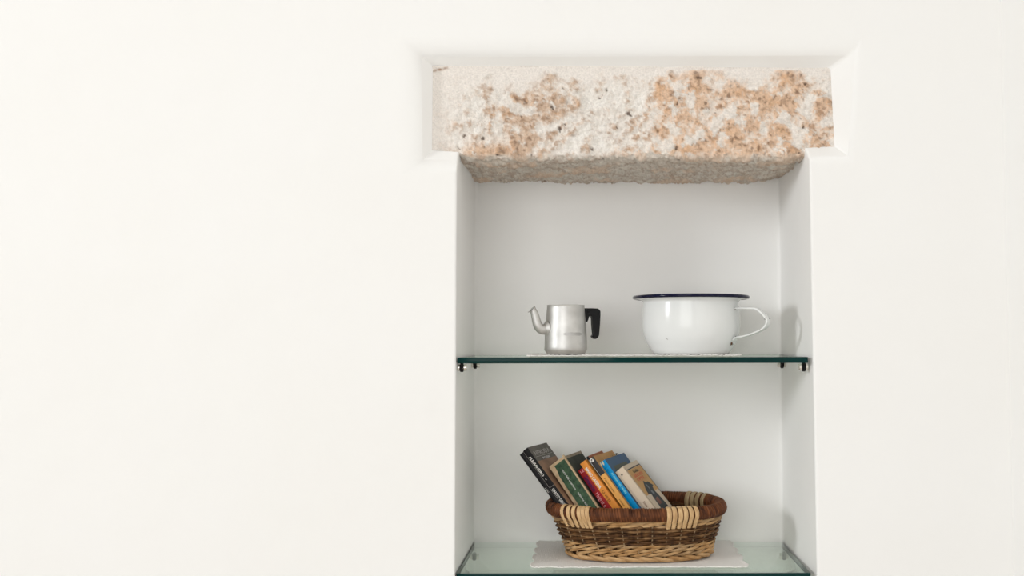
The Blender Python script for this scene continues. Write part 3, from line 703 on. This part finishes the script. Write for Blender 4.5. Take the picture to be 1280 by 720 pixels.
# 5 orange
orr = mat('orange_cover', (0.80, 0.30, 0.055), 0.4, var=0.15, vscale=50)
t, T, L = book(725.1, 580.0, Y0-0.006, 0.752, 8.2, 0.108, 18, orr, 'bright orange paperback with white lettering, right of the red book')
text_on(t, 'MARIO CARENA', (T*0.20, -0.0007, L-0.014), T*0.62, 'spine', white, 0.052, bold=0.0002)
text_on(t, 'La verga', (T*0.20, -0.0007, L-0.072), T*0.80, 'spine', ink('brown_ink', (0.16, 0.05, 0.02)), 0.028)
# 6 thin black spine, rust cover
t, T, L = book(732.6, 572.0, Y0+0.002, 0.750, 3.4, 0.104, 16, c1, 'very thin black-spined book with rust cover, right behind the orange book')
patch(t, 'cover', 0.0, 0.108, 0, L, T, mat('rust_cover', (0.40, 0.12, 0.045), 0.5, var=0.2))
# 7 charcoal and yellow
dk = mat('charcoal_cover', (0.052, 0.050, 0.052), 0.4, var=0.2)
yel = mat('yellow_orange_panel', (0.82, 0.42, 0.115), 0.4, var=0.12, vscale=50)
t, T, L = book(735.8, 574.9, Y0-0.002, 0.742, 7.6, 0.122, 20, dk, 'paperback with half charcoal, half yellow spine and tan cover, left of the blue book')
patch(t, 'spine', 0.0, T, 0, L-0.042, T, yel, lift=0.0007); patch(t, 'cover', 0.0, 0.122, 0, L, T, mat('tan_cover', (0.56, 0.30, 0.11), 0.5, var=0.2, vscale=40))
patch(t, 'spine', 0.0, 0.0006, L-0.042, L, T, white, 'printed_line', 0.0008)
text_on(t, 'G', (T*0.10, -0.0010, L-0.0085), T*0.85, 'spine_up', white, T*0.62, bold=0.0005)
text_on(t, 'romanzo', (T*0.25, -0.0010, L-0.050), T*0.5, 'spine', ink('brown_ink', (0.16, 0.05, 0.02)), 0.036)
text_on(t, 'rosso', (T*0.25, -0.0010, L-0.103), T*0.5, 'spine', ink('brown_ink', (0.16, 0.05, 0.02)), 0.018)
# 8 spiral notebook
cr = mat('cream_notebook_paper', (0.72, 0.66, 0.48), 0.7, var=0.2)
t, T, L = book(747.3, 577.2, Y0+0.002, 0.735, 1.4, 0.138, 19, cr, 'thin cream spiral-bound notebook behind the blue book', grp='books leaning in the wicker basket')
for k in range(5):
    y = 0.092+k*0.0095; bm = bmesh.new(); pts = [Vector((T/2+0.0024*math.cos(a), y+0.0004*math.sin(a), L-0.0010+0.0046*math.sin(a))) for a in [2*math.pi*i/18 for i in range(18)]]
    tube(bm, pts, 0.0007, 6, closed=True); fin('spiral_loop', bm, M['rubber'], t)
# 9 blue
blu = mat('bright_blue_spine', (0.0, 0.28, 0.60), 0.35, var=0.2, vscale=50, col2=(0.0, 0.215, 0.50))
nav = mat('deep_blue_cover', (0.022, 0.085, 0.215), 0.4, var=1, vscale=30, col2=(0.04, 0.10, 0.17))
t, T, L = book(749.6, 579.3, Y0-0.002, 0.735, 8.3, 0.136, 19, blu, 'bright blue paperback with deep blue cover, left of the cream book')
patch(t, 'cover', 0.0, 0.136, 0, L, T, nav)
patch(t, 'cover', 0.02, 0.11, L-0.034, L-0.020, T, mat('olive_cover_patch', (0.10, 0.115, 0.10), 0.5), lift=0.0003)
for off in (0.0, 0.0052):
    bm = bmesh.new(); pts = [Vector((0.0008+off+0.0016*f, -0.0010, L-0.0085+0.0100*f)) for f in (0, .25, .5, .75, 1)]; tube(bm, pts, [0.0007, 0.0015, 0.0018, 0.0014, 0.0005], 8); fin('curled_paper_tab', bm, cr, t)
text_on(t, 'IL BLU', (T*0.25, -0.0007, L-0.014), T*0.5, 'spine', ink('navy_ink', (0.0, 0.06, 0.25)), 0.014)
text_on(t, 'STORIA DEL MARE', (T*0.54, -0.0007, L-0.031), T*0.38, 'spine', ink('aqua_ink', (0.22, 0.60, 0.68)), 0.052, bold=0.0002)
text_on(t, 'racconti e viaggi', (T*0.12, -0.0007, L-0.034), T*0.34, 'spine', ink('navy_ink', (0.0, 0.06, 0.25)), 0.052, bold=0.0001)
# 10 cream book
crm = mat('cream_cover', (0.72, 0.58, 0.43), 0.5, var=1, vscale=12, col2=(0.66, 0.54, 0.42))
tan = mat('ochre_cover_panel', (0.60, 0.36, 0.13), 0.5, var=1, vscale=18, col2=(0.52, 0.28, 0.11))
t, T, L = book(768.2, 591.3, Y0-0.004, 0.790, 13.0, 0.125, 16, crm, 'cream paperback with ochre picture cover, rightmost in the basket')
Wd = 0.125
patch(t, 'cover', 0.010, Wd-0.002, L-0.0125, L-0.0102, T, black, 'printed_line', 0.0003)
patch(t, 'cover', 0.010, Wd-0.004, L-0.078, L-0.0130, T, tan, 'printed_panel', 0.0002)
patch(t, 'cover', Wd-0.0026, Wd-0.0008, 0.0, L-0.0102, T, black, 'printed_line', 0.0003)
patch(t, 'cover', 0.0062, 0.0070, 0.0, L-0.004, T, ink('brown_ink', (0.16, 0.05, 0.02)), 'printed_line', 0.0003)
text_on(t, 'India', (T+0.0004, 0.040, L-0.0235), 0.0082, 'cover', ink('dark_olive_ink', (0.10, 0.06, 0.02)), 0.046, bold=0.0004)
ol = ink('orange_red_ink', (0.58, 0.12, 0.05))
text_on(t, 'SEDES', (T+0.0004, 0.024, L-0.0335), 0.0088, 'cover', ol, 0.074, bold=0.0003); text_on(t, 'OPES', (T+0.0004, 0.026, L-0.0425), 0.0088, 'cover', ol, 0.060, bold=0.0003)
patch(t, 'cover', 0.022, 0.104, L-0.0252, L-0.0247, T, ol, 'printed_line', 0.0004); patch(t, 'cover', 0.022, 0.104, L-0.0446, L-0.0441, T, ol, 'printed_line', 0.0004)
slate = mat('slate_print', (0.040, 0.048, 0.055), 0.5, var=0.4, vscale=60); stl = mat('steel_print', (0.22, 0.24, 0.26), 0.5, var=0.4, vscale=60); brk = mat('brick_print', (0.26, 0.10, 0.07), 0.5, var=0.4, vscale=60)
poly(t, [(0.060, L-0.047), (0.070, L-0.053), (0.088, L-0.053), (0.096, L-0.060), (0.106, L-0.066), (0.092, L-0.068), (0.086, L-0.078), (0.092, L-0.092), (0.098, L-0.120), (0.040, L-0.120), (0.044, L-0.094), (0.048, L-0.080), (0.030, L-0.076), (0.034, L-0.066), (0.044, L-0.058)], T, slate, 'printed_figure', 0.0004)
poly(t, [(0.056, L-0.055), (0.064, L-0.057), (0.068, L-0.068), (0.060, L-0.070)], T, stl, 'printed_figure', 0.0005)
poly(t, [(0.058, L-0.074), (0.070, L-0.073), (0.074, L-0.082), (0.060, L-0.084)], T, stl, 'printed_figure', 0.0005)
poly(t, [(0.050, L-0.092), (0.072, L-0.091), (0.074, L-0.108), (0.050, L-0.108)], T, brk, 'printed_figure', 0.0005)
bm = bmesh.new(); cn = Vector((T*0.48, -0.0009, L-0.0125)); ring = [bm.verts.new(cn+Vector((math.cos(a)*r, 0, math.sin(a)*r))) for a, r in [(2*math.pi*i/16, 0.0027 if i % 2 == 0 else 0.0013) for i in range(16)]]
bm.faces.new(ring); fin('star_emblem', bm, black, t, smooth=False)
text_on(t, 'Roma', (T*0.45, -0.0009, L-0.083), T*0.32, 'spine', ink('brown_ink', (0.16, 0.05, 0.02)), 0.013)
